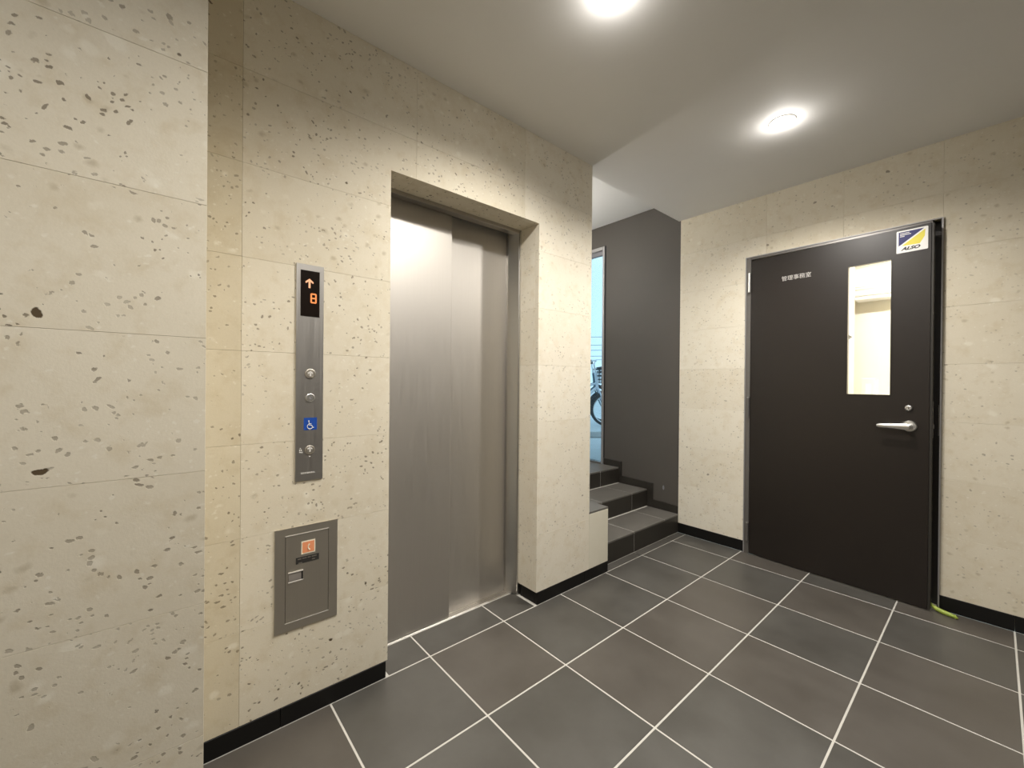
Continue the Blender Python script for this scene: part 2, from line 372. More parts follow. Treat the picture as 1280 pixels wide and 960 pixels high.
# ------------------------------------------------------------ ceilings
def holed(bm, x0, x1, y0, y1, z, holes, h=0.056, r=0.046, t=0.02):
    """flat ceiling slab with round holes for the recessed lamps"""
    xs = sorted({x0, x1, *[c[0]-h for c in holes], *[c[0]+h for c in holes]}); ys = sorted({y0, y1, *[c[1]-h for c in holes], *[c[1]+h for c in holes]})
    for i in range(len(xs)-1):
        for j in range(len(ys)-1):
            cx, cy = (xs[i]+xs[i+1])/2, (ys[j]+ys[j+1])/2
            hole = [c for c in holes if abs(c[0]-cx) < h*0.5 and abs(c[1]-cy) < h*0.5]
            if not hole:
                bm.faces.new([bm.verts.new((x, y, z)) for x, y in ((xs[i], ys[j]), (xs[i], ys[j+1]), (xs[i+1], ys[j+1]), (xs[i+1], ys[j]))]); continue
            c = hole[0]; n = 32; inn = []; out = []
            for k in range(n):
                a = 2*math.pi*k/n+math.pi/4; s = h/max(abs(math.cos(a)), abs(math.sin(a)))
                inn.append(bm.verts.new((c[0]+r*math.cos(a), c[1]+r*math.sin(a), z))); out.append(bm.verts.new((c[0]+s*math.cos(a), c[1]+s*math.sin(a), z)))
            up = [bm.verts.new((v.co.x, v.co.y, z+0.06)) for v in inn]
            for k in range(n):
                q = (k+1) % n; bm.faces.new((inn[k], out[k], out[q], inn[q])); bm.faces.new((inn[k], inn[q], up[q], up[k]))
            bm.faces.new(up)
    bmesh.ops.remove_doubles(bm, verts=bm.verts[:], dist=1e-5)
    return bm
CE = -0.055
bm = holed(bmesh.new(), CE, 2.9, -3.0, 2.2, ZB, LAMPS)
box(bm, (CE-0.02, 1.041, ZB), (CE, 2.2, 2.598))
ceiling = tag(obj('ceiling', bm, 'ceiling'), 'smooth off-white lobby ceiling', 'ceiling', kind='structure')
for f in ceiling.data.polygons: pass
tag(obj('ceiling_stair', B((-2.6, 1.04, 2.598), (CE, 2.215, 2.64)), 'white'), 'raised white ceiling above the stairs', 'ceiling', kind='structure')
tag(obj('ceiling_slab', B((-0.2, -3.1, 2.60), (3.0, 2.34, 2.66)), 'bed'), 'slab above the lobby ceiling', 'ceiling', kind='structure')

def downlight(x, y, label):
    t = tag(empty('ceiling_downlight', (x, y, ZB)), label, 'downlight', 'round ceiling downlights')
    obj('trim_ring', LA([(0.044, 0.012), (0.044, -0.001), (0.047, -0.0035), (0.055, -0.0035), (0.058, -0.001), (0.058, 0.0)], (0, 0, 0), (0, 0, 1), 32), 'lampbody', t, True)
    obj('reflector', LA([(0.044, 0.0), (0.040, 0.006), (0.038, 0.012)], (0, 0, 0), (0, 0, 1), 32), 'lampbody', t, True)
    obj('lens', LA([(0.0, -0.012), (0.02, -0.010), (0.034, -0.004), (0.042, 0.006), (0.042, 0.012)], (0, 0, 0), (0, 0, 1), 32), 'lens', t, True)
for (x, y), lb in zip(LAMPS, ('small round lit downlight in the ceiling in front of the office door', 'round downlight in the ceiling in front of the elevator, above the frame',
                             'round downlight in the ceiling over the camera', 'round downlight in the ceiling behind the camera')): downlight(x, y, lb)
wl = tag(empty('added_fill_lamp', (-1.0, 1.0405, 2.12)), 'added unseen fill lamp on the elevator side wall of the stairs', 'fill lamp')  # unseen fixture added to carry the extra stair light
obj('back_plate', LA([(0.0, 0.0), (0.06, 0.0), (0.06, 0.012), (0.0, 0.014)], (0, 0, 0), (0, 1, 0), 24), 'lampbody', wl, True)
obj('lamp_arm', T([(0, 0.012, 0), (0, 0.05, -0.01), (0, 0.09, -0.055)], 0.008, 8), 'lampbody', wl, True)
obj('lamp_cup', LA([(0.0, -0.075), (0.035, -0.072), (0.045, -0.055), (0.045, -0.05), (0.0, -0.055)], (0, 0.12, 0), (0, 0, 1), 24), 'lampbody', wl, True)

# ------------------------------------------------------------ baseboards
def baseboard(name, boxes, label):
    r = tag(empty(name, boxes[0][0]), label, 'baseboard', kind='structure')
    o = Vector(boxes[0][0])
    for a, b in boxes:
        obj('base_tile', B(Vector(a)-o, Vector(b)-o, 0.0012), 'base', r)
    return r
# black tile strip flush with the stone, its foot against the floor
baseboard('baseboard_left', [((-0.02, -0.785, 0.0), (0.001, -0.56, 0.0635)), ((-0.02, -0.5592, 0.0), (0.001, -0.195, 0.0635)), ((-0.14, -0.215, 0.0), (-0.0205, -0.195, 0.0635))],
          'black tile baseboard under the stone left of the elevator')
baseboard('baseboard_pier', [((-0.13, 0.622, 0.0), (-0.0205, 0.642, 0.0635)), ((-0.02, 0.622, 0.0), (0.001, 0.9992, 0.0635)), ((-0.02, 1.0, 0.0), (0.001, 1.222, 0.0635))],
          'black tile baseboard between elevator and steps')
baseboard('baseboard_far', [((-0.058, 2.199, 0.0), (0.4135, 2.219, 0.0735))], 'black tile baseboard left of the office door')
baseboard('baseboard_right', [((1.3525, 2.199, 0.0), (1.60, 2.219, 0.0735)), ((1.601, 2.199, 0.0), (2.2, 2.219, 0.0735)), ((2.201, 2.199, 0.0), (2.9, 2.219, 0.0735))],
          'black tile baseboard right of the office door')
baseboard('baseboard_near', [((0.37, -3.0, 0.0), (0.391, -0.79, 0.0635)), ((0.002, -0.817, 0), (0.369, -0.789, 0.0635))], 'black tile baseboard under the projecting stone wall')

# ------------------------------------------------------------ low pier beside the steps
pier = tag(obj('wall_pier', B((-0.615, 1.042, 0.0), (-0.0215, 1.221, 0.385)), 'plaster'), 'low cream pier with tiled top beside the steps', 'wall', kind='structure')
obj('facing', B((-0.021, 1.0415, 0.065), (-0.0, 1.222, 0.386), 0.0015), 'plaster', pier)
for x0, x1 in ((-0.3, -0.0), (-0.615, -0.3)):
    obj('tile', B((x0+0.001, 1.0415, 0.3865), (x1-0.0005, 1.2225, 0.398), 0.001), 'stair', pier)
wall_stair = tag(obj('wall_stair_left', B((-2.6, 0.99, 0.0), (-0.201, 1.04, 2.598)), 'white'), 'wall on the elevator side of the stairs', 'wall', kind='structure')
obj('wall_end', B((-0.20, 1.03, 0.40), (-0.0005, 1.0415, 2.42)), 'plaster', wall_stair)

# ------------------------------------------------------------ steps
steps = tag(obj('floor_steps', P([(-0.0612, -0.001), (-0.0612, 0.1386), (-0.3362, 0.1386), (-0.3362, 0.2786), (-0.6162, 0.2786), (-0.6162, 0.4136), (-2.6, 0.4136), (-2.6, -0.001)], 1, 1.224, 2.2145), 'grout'),
            'three dark tiled steps climbing to the entrance', 'steps', kind='structure')
RX = [(-0.06, 0.0, 0.14), (-0.335, 0.14, 0.28), (-0.615, 0.28, 0.415)]
TX = [(-0.335, -0.06, 0.14), (-0.615, -0.335, 0.28), (-1.015, -0.615, 0.415), (-1.415, -1.015, 0.415), (-1.815, -1.415, 0.415), (-2.215, -1.815, 0.415), (-2.6, -2.215, 0.415)]
YT = [[1.224, 1.6, 2.0, 2.213], [1.224, 1.6, 1.99, 2.213], [1.224, 1.55, 1.95, 2.213]]
YR = [[1.224, 1.6, 2.213], [1.224, 1.6, 1.99, 2.213], [1.224, 1.55, 1.95, 2.213]]
for s, (x, z0, z1) in enumerate(RX):
    for ya, yb in zip(YR[s], YR[s][1:]):
        obj('riser_tile', B((x-0.0095, ya+0.0012, z0+0.002), (x, yb-0.0012, z1-0.0125), 0.0008), 'riser', steps)
for s, (x0, x1, z) in enumerate(TX):
    ys = YT[min(s, 2)]
    for ya, yb in zip(ys, ys[1:]):
        obj('tile', B((x0+(0.0015 if s != 1 and s != 0 else 0.0115), ya+0.003, z-0.0115), (x1-0.0015+(0.003 if s < 3 else 0), yb-0.003, z), 0.0008), 'stair', steps)
if True:
    obj('landing_side', B((-2.6, 1.041, 0.0), (-0.616, 1.223, 0.4136)), 'grout', steps)
    for x0, x1 in ((-1.015, -0.616), (-1.415, -1.015), (-1.815, -1.415), (-2.215, -1.815), (-2.6, -2.215)):
        obj('tile', B((x0+0.002, 1.042, 0.4035), (x1-0.002, 1.222, 0.415), 0.001), 'stair', steps)

# charcoal wall with the entrance opening
YW = 2.215
EX0, EX1, EZ = -1.68, -0.785, 2.405
wsr = tag(obj('wall_stair_right', P([(-2.6, 0), (EX0, 0), (EX0, EZ), (EX1, EZ), (EX1, 0), (-0.061, 0), (-0.061, 2.6), (-2.6, 2.6)], 1, YW, YW+0.13), 'darkwall'),
          'smooth charcoal wall along the steps', 'wall', kind='structure')
tag(obj('wall_stair_end', B((-2.7, 0.99, 0), (-2.6, 2.345, 2.6)), 'white'), 'wall at the far end of the landing', 'wall', kind='structure')
sk = [(-0.0605, 0.141), (-0.0605, 0.20), (-0.283, 0.212), (-0.283, 0.337), (-0.586, 0.348), (-0.586, 0.468), (-0.775, 0.475), (-0.775, 0.417), (-0.613, 0.417), (-0.613, 0.282), (-0.333, 0.282), (-0.333, 0.141)]
trim = tag(obj('baseboard_stair', P([(-0.0605, 0.141), (-0.0605, 0.20), (-0.283, 0.205), (-0.283, 0.141)], 1, YW-0.012, YW-0.0003), 'riser'), 'dark tile skirting stepping up the charcoal wall', 'baseboard', kind='structure')
obj('skirting_tile', P([(-0.2835, 0.141), (-0.2835, 0.337), (-0.333, 0.337), (-0.333, 0.141)], 1, YW-0.012, YW-0.0003), 'riser', trim)
obj('skirting_tile', P([(-0.334, 0.282), (-0.334, 0.337), (-0.586, 0.345), (-0.586, 0.282)], 1, YW-0.012, YW-0.0003), 'riser', trim)
obj('skirting_tile', P([(-0.587, 0.282), (-0.587, 0.468), (-0.613, 0.468), (-0.613, 0.282)], 1, YW-0.012, YW-0.0003), 'riser', trim)
obj('skirting_tile', P([(-0.614, 0.417), (-0.614, 0.468), (-0.772, 0.472), (-0.772, 0.417)], 1, YW-0.012, YW-0.0003), 'riser', trim)
# paint rub mark on the charcoal wall
tag(obj('trim_socket_mark', LA([(0.0, 0.0), (0.011, 0.0)], (0, 0, 0), (0, -1, 0), 12), 'grey'), 'small pale scuff on the charcoal wall above the steps', 'scuff', kind='structure')
o = S.objects['trim_socket_mark']; o.location = (-0.193, YW-0.0006, 0.318); o.scale = (0.75, 1, 1.7)

# entrance door: slim aluminium frame and glass
d1 = tag(empty('door_1', ((EX0+EX1)/2, YW+0.03, 0.415)), 'tall glass entrance door in slim silver frame at the stair top', 'door', kind='structure')
def rel(a, o): return Vector(a)-Vector(o)
o1 = d1.location
for a, b, n in (((EX1-0.022, YW-0.012, 0.416), (EX1+0.0, YW+0.05, 2.405), 'door_frame'), ((EX0, YW-0.012, 0.416), (EX0+0.022, YW+0.05, 2.405), 'door_frame'), ((EX0+0.023, YW-0.012, 2.375), (EX1-0.023, YW+0.05, 2.405), 'door_frame')):
    obj(n, B(rel(a, o1), rel(b, o1), 0.002), 'frame_alu', d1)
obj('shadow_gap', B(rel((EX1+0.0005, YW-0.003, 0.476), o1), rel((EX1+0.010, YW-0.0005, 2.41), o1)), 'black', d1)
obj('door_closer_rail', B(rel((EX0+0.03, YW+0.008, 2.335), o1), rel((EX1-0.03, YW+0.04, 2.374), o1), 0.002), 'grey', d1)
obj('threshold', B(rel((EX0+0.023, YW-0.01, 0.4155), o1), rel((EX1-0.023, YW+0.05, 0.428), o1), 0.002), 'frame', d1)
obj('pane', B(rel((EX0+0.024, YW+0.022, 0.429), o1), rel((EX1-0.024, YW+0.030, 2.334), o1)), 'glassblue', d1)

# ------------------------------------------------------------ elevator doors
el = tag(empty('door_2', (-0.2, 0.21, 0.0)), 'brushed steel two-panel elevator door', 'elevator door', kind='structure')
oe = el.location
def EB(n, a, b, m, bev=0.0): return obj(n, B(rel(a, oe), rel(b, oe), bev), m, el)
EB('door_panel', (-0.205, -0.30, 0.006), (-0.186, 0.207, 1.985), 'steel', 0.0015)
EB('door_panel', (-0.240, 0.18, 0.0045), (-0.221, 0.585, 1.985), 'steel', 0.0015)
EB('sill', (-0.30, -0.30, -0.02), (-0.1835, 0.66, 0.004), 'sill', 0.001)
EB('sill_edge', (-0.1833, -0.218, -0.02), (-0.1797, 0.643, 0.0025), 'satin', 0.0005)
for x in (-0.196, -0.208): EB('sill_groove', (x, -0.3, 0.0038), (x+0.0012, 0.66, 0.0042), 'frame')
obj('frame_jamb', P([tuple(rel(p+(0,), oe))[:2] for p in ((-0.1405, 0.614), (-0.1405, 0.640), (-0.240, 0.640), (-0.240, 0.578), (-0.204, 0.578), (-0.148, 0.606))], 2, 0.004, 1.97), 'steel2', el)
EB('frame_edge', (-0.1475, 0.6075, 0.004), (-0.139, 0.6145, 1.97), 'chrome', 0.001)
EB('frame_jamb', (-0.24, -0.36, 0.004), (-0.1405, -0.192, 1.97), 'steel2')
EB('frame_header', (-0.182, -0.215, 1.958), (-0.1405, 0.64, 2.0), 'steel2', 0.001)
EB('frame_header', (-0.215, -0.215, 1.968), (-0.183, 0.64, 2.0), 'frame')
EB('panel_gap', (-0.2405, 0.5855, 0.006), (-0.231, 0.5885, 1.97), 'black')
tag(obj('wall_shaft', P([(-0.36, 0.0), (0.70, 0.0), (0.70, 2.3), (-0.36, 2.3)], 0, -0.40, -0.31), 'black'), 'dark elevator shaft wall behind the steel doors', 'wall', kind='structure')

# ------------------------------------------------------------ elevator call panel
cp = tag(empty('elevator_call_panel', (0, -0.4775, 0.81)), 'tall steel elevator call panel with orange floor display and buttons', 'call panel')
oc = cp.location
def CB(n, a, b, m, par=cp, bev=0.0): return obj(n, B(rel(a, oc), rel(b, oc), bev), m, par)
CB('faceplate', (0.0002, -0.5215, 0.811), (0.005, -0.4335, 1.550), 'plate', bev=0.0008)
dsp = CB('display', (0.005, -0.508, 1.373), (0.0062, -0.448, 1.529), 'blackgloss')
def yz(pts, x0, x1, m, n, par):   # polygon in wall plane (y, z)
    return obj(n, P([(p[0]-oc.y, p[1]-oc.z) for p in pts], 0, x0, x1), m, par)
def arrow(cy, cz, h, w_, t, x, m, n, par):
    bm = bmesh.new()
    prism(bm, [(cy-t/2-oc.y, cz-h/2-oc.z), (cy+t/2-oc.y, cz-h/2-oc.z), (cy+t/2-oc.y, cz+h/2-t-oc.z), (cy-t/2-oc.y, cz+h/2-t-oc.z)], 0, x, x+0.0004)
    for s in (-1, 1):
        prism(bm, [(cy-oc.y, cz+h/2-oc.z), (cy+s*w_/2-oc.y, cz+h*0.16-oc.z), (cy+s*w_/2-s*t*0.2-oc.y, cz+h*0.16-t*0.9-oc.z), (cy-oc.y, cz+h/2-t*1.35-oc.z)], 0, x, x+0.0004)
    return obj(n, bm, m, par)
arrow(-0.4805, 1.486, 0.032, 0.026, 0.0062, 0.0063, 'ledcore', 'arrow', dsp)
cy, cz, W_, H_, t = -0.4675, 1.436, 0.020, 0.034, 0.0048
bm = bmesh.new()
for a, b, c, d in ((-W_/2, -H_/2+0.002, -W_/2+t, H_/2-0.002), (W_/2-t, -H_/2+0.002, W_/2, H_/2-0.002), (-W_/2+0.002, H_/2-t, W_/2-0.002, H_/2), (-W_/2+0.002, -H_/2, W_/2-0.002, -H_/2+t), (-W_/2+t, -t/2, W_/2-t, t/2)):
    prism(bm, [(cy+a-oc.y, cz+b-oc.z), (cy+c-oc.y, cz+b-oc.z), (cy+c-oc.y, cz+d-oc.z), (cy+a-oc.y, cz+d-oc.z)], 0, 0.0063, 0.0067)
obj('digit', bm, 'led', dsp)
def button(z, r, m='chrome'):
    c = rel((0.005, -0.476, z), oc)
    b = obj('button', LA([(r, 0), (r, 0.0022), (r*0.92, 0.003), (r*0.84, 0.0030), (r*0.80, 0.0012), (r*0.74, 0.0012), (r*0.70, 0.003), (0, 0.0034)], c, (1, 0, 0), 28), m, cp, True)
    return b
b1 = button(1.177, 0.0165, 'hatch'); arrow(-0.476, 1.177, 0.018, 0.016, 0.0040, 0.0083, 'paleprint', 'arrow', b1)
# keyed card reader disc
b2 = button(1.094, 0.0145, 'satin')
bm = text_bm('e', 0.02, plane_m(rel((0.0083, -0.475, 1.095), oc), (0, 1, 0), (0, 0, 1))); obj('mark', bm, 'grey', b2)
b3 = button(0.915, 0.0155, 'hatch'); arrow(-0.476, 0.918, 0.018, 0.016, 0.0038, 0.0083, 'paleprint', 'arrow', b3)
obj('indicator_dot', LA([(0.0022, 0), (0, 0.0006)], rel((0.005, -0.476, 0.893), oc), (1, 0, 0), 12), 'paleprint', cp)
# wheelchair sign
ws_ = CB('wheelchair_sign', (0.005, -0.4955, 0.984), (0.0056, -0.4535, 1.026), 'blue')
bm = bmesh.new(); wc = Vector((0.0058, -0.4760-oc.y, 1.0000-oc.z))
def wp(y, z): return (wc.x, wc.y+y, wc.z+z)
arc = [wp(0.0085*math.cos(math.radians(a)), -0.004+0.0085*math.sin(math.radians(a))) for a in range(120, 345, 15)]
tube(bm, arc, 0.0013, 6)
tube(bm, [wp(-0.0030, 0.0105), wp(-0.0018, 0.0), wp(0.0055, -0.0005), wp(0.0090, -0.0085), wp(0.0125, -0.0075)], 0.0014, 6)
tube(bm, [wp(-0.0024, 0.0045), wp(0.0045, 0.0045)], 0.0012, 6)
lathe(bm, [(0.0024, -0.0003), (0.0024, 0.0003), (0, 0.0004)], wp(-0.0034, 0.0145), (1, 0, 0), 12)
obj('wheelchair_symbol', bm, 'stickerwhite', ws_)
# small etched marks: icon beside the lower button, maker's plate
bm = bmesh.new()
for a, b, c, d in ((-0.5075, 0.921, -0.5035, 0.924), (-0.5090, 0.914, -0.5060, 0.919), (-0.5040, 0.914, -0.5010, 0.919), (-0.5085, 0.908, -0.5045, 0.911), (-0.5030, 0.907, -0.4990, 0.911)):
    box(bm, rel((0.005, a, b), oc), rel((0.0053, c, d), oc))
obj('etched_icon', bm, 'paleprint', cp)
bm = bmesh.new(); yq = -0.503
for wl in (0.007, 0.005, 0.006, 0.008, 0.005, 0.007, 0.006):
    box(bm, rel((0.005, yq, 0.835), oc), rel((0.0053, yq+wl-0.0015, 0.8405), oc)); yq += wl
obj('maker_etching', bm, 'letter', cp)

# ------------------------------------------------------------ steel hatch in the wall
hx = tag(empty('wall_hatch', (0, -0.4805, 0.314)), 'brushed steel hatch with orange emblem below the call panel', 'hatch')
oc = hx.location
def HB(n, a, b, m, par=hx, bev=0.0): return obj(n, B(rel(a, oc), rel(b, oc), bev), m, par)
for a, b in (((-0.580, 0.314), (-0.549, 0.658)), ((-0.411, 0.314), (-0.3815, 0.658)), ((-0.549, 0.633), (-0.411, 0.658)), ((-0.549, 0.314), (-0.411, 0.341))):
    HB('hatch_frame', (0.0002, a[0], a[1]), (0.004, b[0], b[1]), 'hatch')
HB('edge_strip', (0.004, -0.549, 0.6315), (0.0052, -0.411, 0.6335), 'brightedge'); HB('edge_strip', (0.004, -0.549, 0.3405), (0.0052, -0.411, 0.3425), 'brightedge')
hd = obj('hatch_door', P([(-0.5475, 0.3435), (-0.4125, 0.3435), (-0.4125, 0.6305), (-0.5475, 0.6305)] and [(p[0]-oc.y, p[1]-oc.z) for p in [(-0.5475, 0.3435), (-0.4125, 0.3435), (-0.4125, 0.6305), (-0.5475, 0.6305)]], 0, 0.0002, 0.0034, 0.0004), 'hatch', hx)
HB('seam', (0.0001, -0.549, 0.3425), (0.0012, -0.4115, 0.6315), 'black')
em = HB('emblem', (0.0034, -0.500, 0.561), (0.0042, -0.4555, 0.6045), 'emblemwhite')
HB('emblem_field', (0.0042, -0.4965, 0.5645), (0.0045, -0.459, 0.601), 'orange', em)
bm = T([rel((0.0047, y, z), oc) for y, z in ((-0.474, 0.592), (-0.4785, 0.586), (-0.479, 0.579), (-0.474, 0.572))], [0.0028, 0.0018, 0.0018, 0.0028], 6)
obj('receiver_symbol', bm, 'emblemwhite', em)
# dark name plate with a little pale lettering
npl = HB('name_plate', (0.0034, -0.5165, 0.531), (0.0044, -0.4435, 0.5525), 'ink')
bm = bmesh.new()
for y, z, wl in ((-0.511, 0.547, 0.011), (-0.497, 0.547, 0.014), (-0.480, 0.547, 0.010), (-0.467, 0.547, 0.016), (-0.509, 0.5335, 0.012), (-0.466, 0.5375, 0.009)):
    box(bm, rel((0.0044, y, z-0.0015), oc), rel((0.0047, y+wl, z+0.0012), oc))
obj('lettering', bm, 'paleprint' if False else 'hatch', npl)
# flush pull: rim glint painted pale round a dark pocket
pu = HB('pull_handle', (0.0034, -0.5395, 0.4745), (0.0064, -0.4945, 0.4775), 'brightedge')
HB('pull_rim', (0.0034, -0.5395, 0.5065), (0.0064, -0.4945, 0.5090), 'brightedge', pu)
HB('pull_pocket', (0.0034, -0.5390, 0.4778), (0.0038, -0.4990, 0.5062), 'greyink', pu)
HB('pull_pocket', (0.0034, -0.4988, 0.4778), (0.0046, -0.4945, 0.5062), 'black', pu)
HB('pull_tab', (0.0038, -0.5385, 0.482), (0.0048, -0.503, 0.501), 'greyink', pu)

# ------------------------------------------------------------ office door, slightly ajar
d3 = tag(empty('door_3', (0.449, 2.185, 0.0)), 'dark brown office door with narrow lit window, slightly ajar', 'door', kind='structure')
oc = d3.location
def DB(n, a, b, m, par=d3, bev=0.0): return obj(n, B(rel(a, oc), rel(b, oc), bev), m, par)
YF = 2.193
# frame: pale outer edge, dark body with a rebate
DB('door_frame', (0.4145, YF, 0.0), (0.447, 2.335, 2.022), 'frame', bev=0.0015)
DB('frame_edge', (0.4135, 2.188, 0.0), (0.419, YF, 2.0235), 'frame_alu')
DB('door_frame', (0.4475, YF, 2.003), (1.3155, 2.335, 2.022), 'frame', bev=0.0015)
DB('frame_edge', (0.419, 2.188, 2.0185), (1.347, YF, 2.0235), 'frame_alu')
DB('door_frame', (1.316, 2.255, 0.0), (1.3515, 2.335, 2.022), 'leaf', bev=0.0015)
DB('door_frame', (1.344, YF, 0.0), (1.3515, 2.2545, 2.022), 'black')
DB('frame_edge', (1.3475, 2.188, 0.0), (1.3535, YF, 2.0235), 'frame_alu')
DB('door_stop', (0.4475, 2.262, 0.003), (0.462, 2.275, 2.003), 'black'); DB('door_stop', (0.4625, 2.262, 1.985), (1.3155, 2.275, 2.003), 'black')
obj('strike_plate', B(rel((1.3425, 2.205, 0.895), oc), rel((1.344, 2.235, 1.055), oc), 0.0005), 'satin', d3)
# leaf in its own turned frame: x along the leaf, -y outward
leaf = empty('door_leaf'); leaf.parent = d3; leaf.rotation_euler.z = math.radians(-3.5)
WX0, WX1, WZ0, WZ1 = 0.524, 0.718, 1.100, 1.840
def LB(n, a, b, m, bev=0.0): return obj(n, B(a, b, bev), m, leaf)
bm = bmesh.new(); LW = 0.866
for a, b in (((0.003, 0, 0.006), (WX0, 0.04, 1.992)), ((WX1, 0, 0.006), (LW, 0.04, 1.992)), ((WX0, 0, 0.006), (WX1, 0.04, WZ0)), ((WX0, 0, WZ1), (WX1, 0.04, 1.992))):
    box(bm, a, b)
bmesh.ops.remove_doubles(bm, verts=bm.verts[:], dist=1e-5)
obj('leaf_panel', bm, 'leaf', leaf)
LB('leaf_edge', (LW+0.0002, 0.004, 0.006), (LW+0.010, 0.036, 1.990), 'leafedge')
LB('latch_plate', (LW+0.0102, 0.010, 0.885), (LW+0.0118, 0.028, 1.075), 'frame')
LB('latch_bolt', (LW+0.0118, 0.013, 0.935), (LW+0.016, 0.025, 0.955), 'frame', 0.001)
for a, b in (((WX0, -0.002, WZ0), (WX0+0.004, 0.002, WZ1)), ((WX1-0.004, -0.002, WZ0), (WX1, 0.002, WZ1)), ((WX0+0.004, -0.002, WZ0), (WX1-0.004, 0.002, WZ0+0.004)), ((WX0+0.004, -0.002, WZ1-0.004), (WX1-0.004, 0.002, WZ1))):
    LB('glazing_bead', a, b, 'leaf')
LB('pane', (WX0+0.001, 0.018, WZ0+0.001), (WX1-0.001, 0.023, WZ1-0.001), 'glass')
# lever handle on a round rose
rc = (0.794, 0.0, 0.941)
obj('handle_rose', LA([(0.029, 0.0), (0.029, 0.006), (0.026, 0.010), (0.012, 0.011), (0.011, 0.040), (0.0, 0.041)], rc, (0, -1, 0), 32), 'satin', leaf, True)
bm = bmesh.new()
pr = [(0.006, 0.014), (-0.01, 0.0175), (-0.03, 0.0150), (-0.06, 0.0125), (-0.09, 0.0115), (-0.115, 0.0110), (-0.124, 0.0070)]
rings = []
for dx, hh in pr:
    r_ = []
    for k in range(12):
        a = 2*math.pi*k/12; r_.append(bm.verts.new((rc[0]+dx, -0.046+0.0075*math.sin(a)*(1 if dx > -0.12 else 0.6), rc[2]-0.001+hh*math.cos(a)+dx*0.015)))
    rings.append(r_)
for a, b in zip(rings, rings[1:]):
    for k in range(12): bm.faces.new((a[k], a[(k+1) % 12], b[(k+1) % 12], b[k]))
bm.faces.new(rings[0]); bm.faces.new(rings[-1][::-1])
obj('lever_handle', bm, 'satin', leaf, True)
obj('lock_cylinder', LA([(0.0165, 0.0), (0.0165, 0.004), (0.013, 0.010), (0.009, 0.011), (0.009, 0.008), (0, 0.008)], (0.790, 0, 1.0365), (0, -1, 0), 28), 'satin', leaf, True)
LB('keyhole', (0.7888, -0.0085, 1.031), (0.7912, -0.008, 1.042), 'black')
bm = text_bm('管理事務室', 0.037, plane_m((0.267, -0.0012, 1.832), (1, 0, 0), (0, 0, 1)))
xs = [v.co.x for v in bm.verts]; k = 0.160/(max(xs)-min(xs))
bmesh.ops.scale(bm, vec=(k, 1, k), space=Matrix.Translation((-0.267, 0, -1.832)), verts=bm.verts[:])
obj('lettering', bm, 'letter', leaf)
for z0, z1 in ((1.780, 1.905), (0.93, 1.062), (0.09, 0.21)):
    c = rel((0.4425, 2.178, 0), oc)
    h = obj('hinge', T([c+Vector((0, 0, z0)), c+Vector((0, 0, z1))], 0.0075, 12), 'satin' if z0 > 1.5 else 'frame', d3, True)
    obj('hinge_cap', T([c+Vector((0, 0, z1+0.0005)), c+Vector((0, 0, z1+0.006))], 0.0085, 12), 'satin', h, True)
# office sticker on the leaf
st = tag(empty('security_sticker'), 'white navy and yellow sticker at the top right of the office door', 'sticker')
am = math.radians(-3.5); st.location = Vector((0.449, 2.185, 0)) + Vector((math.cos(am)*0.7945, math.sin(am)*0.7945, 1.9205)) + Vector((math.sin(am), -math.cos(am), 0))*0.0004
st.rotation_euler.z = am
W2, H2 = 0.0605, 0.0590
obj('backing', P([(-W2, -H2+0.003), (-W2+0.003, -H2), (W2-0.003, -H2), (W2, -H2+0.003), (W2, H2-0.003), (W2-0.003, H2), (-W2+0.003, H2), (-W2, H2-0.003)], 1, -0.0005, 0.0), 'stickerwhite', st)
obj('navy_triangle', P([(-0.052, 0.052), (0.046, 0.052), (-0.052, -0.022)], 1, -0.0008, -0.0005), 'navy', st)
obj('yellow_triangle', P([(0.050, 0.046), (0.048, 0.010), (0.030, -0.024), (-0.040, -0.022)], 1, -0.0008, -0.0005), 'yellow', st)
bm = text_bm('ALSO', 0.036, plane_m((-0.006, -0.0009, -0.0395), (1, 0, 0), (0, 0, 1)), shear=0.35, bold=0.0016)
xs = [v.co.x for v in bm.verts]; k = 0.075/(max(xs)-min(xs)); bmesh.ops.scale(bm, vec=(k, 1, 0.62), space=Matrix.Translation((0.006, 0, 0.0395)), verts=bm.verts[:])
obj('lettering', bm, 'ink', st)
bm = bmesh.new()
for z, x0, x1 in ((0.044, -0.046, -0.012), (0.036, -0.046, -0.006), (0.028, -0.046, -0.030)):
    x = x0
    while x < x1: box(bm, (x, -0.0011, z-0.0022), (x+0.0045, -0.0008, z+0.0022)); x += 0.0062
obj('small_print', bm, 'stickerwhite', st)

# ------------------------------------------------------------ green pod under the door corner
gp = [(1.318, 2.176, 0.030), (1.330, 2.166, 0.022), (1.345, 2.157, 0.015), (1.370, 2.147, 0.0115), (1.395, 2.139, 0.0105), (1.413, 2.134, 0.009), (1.422, 2.132, 0.006)]
pod = tag(obj('green_pod', T([Vector(p)-Vector((1.37, 2.147, 0)) for p in gp], [0.006, 0.0085, 0.010, 0.011, 0.0105, 0.0085, 0.003], 12), 'green', None, True),
          'green curved pod lying on the floor at the foot of the office door', 'pod'); pod.location = (1.37, 2.147, 0)
obj('stalk', T([(-0.060, 0.035, 0.040), (-0.052, 0.029, 0.031), (-0.048, 0.026, 0.028)], [0.003, 0.0035, 0.004], 8), 'greentip', pod, True)
obj('stalk', T([(-0.062, 0.022, 0.010), (-0.054, 0.018, 0.012), (-0.046, 0.016, 0.014)], [0.0028, 0.003, 0.004], 8), 'greentip', pod, True)

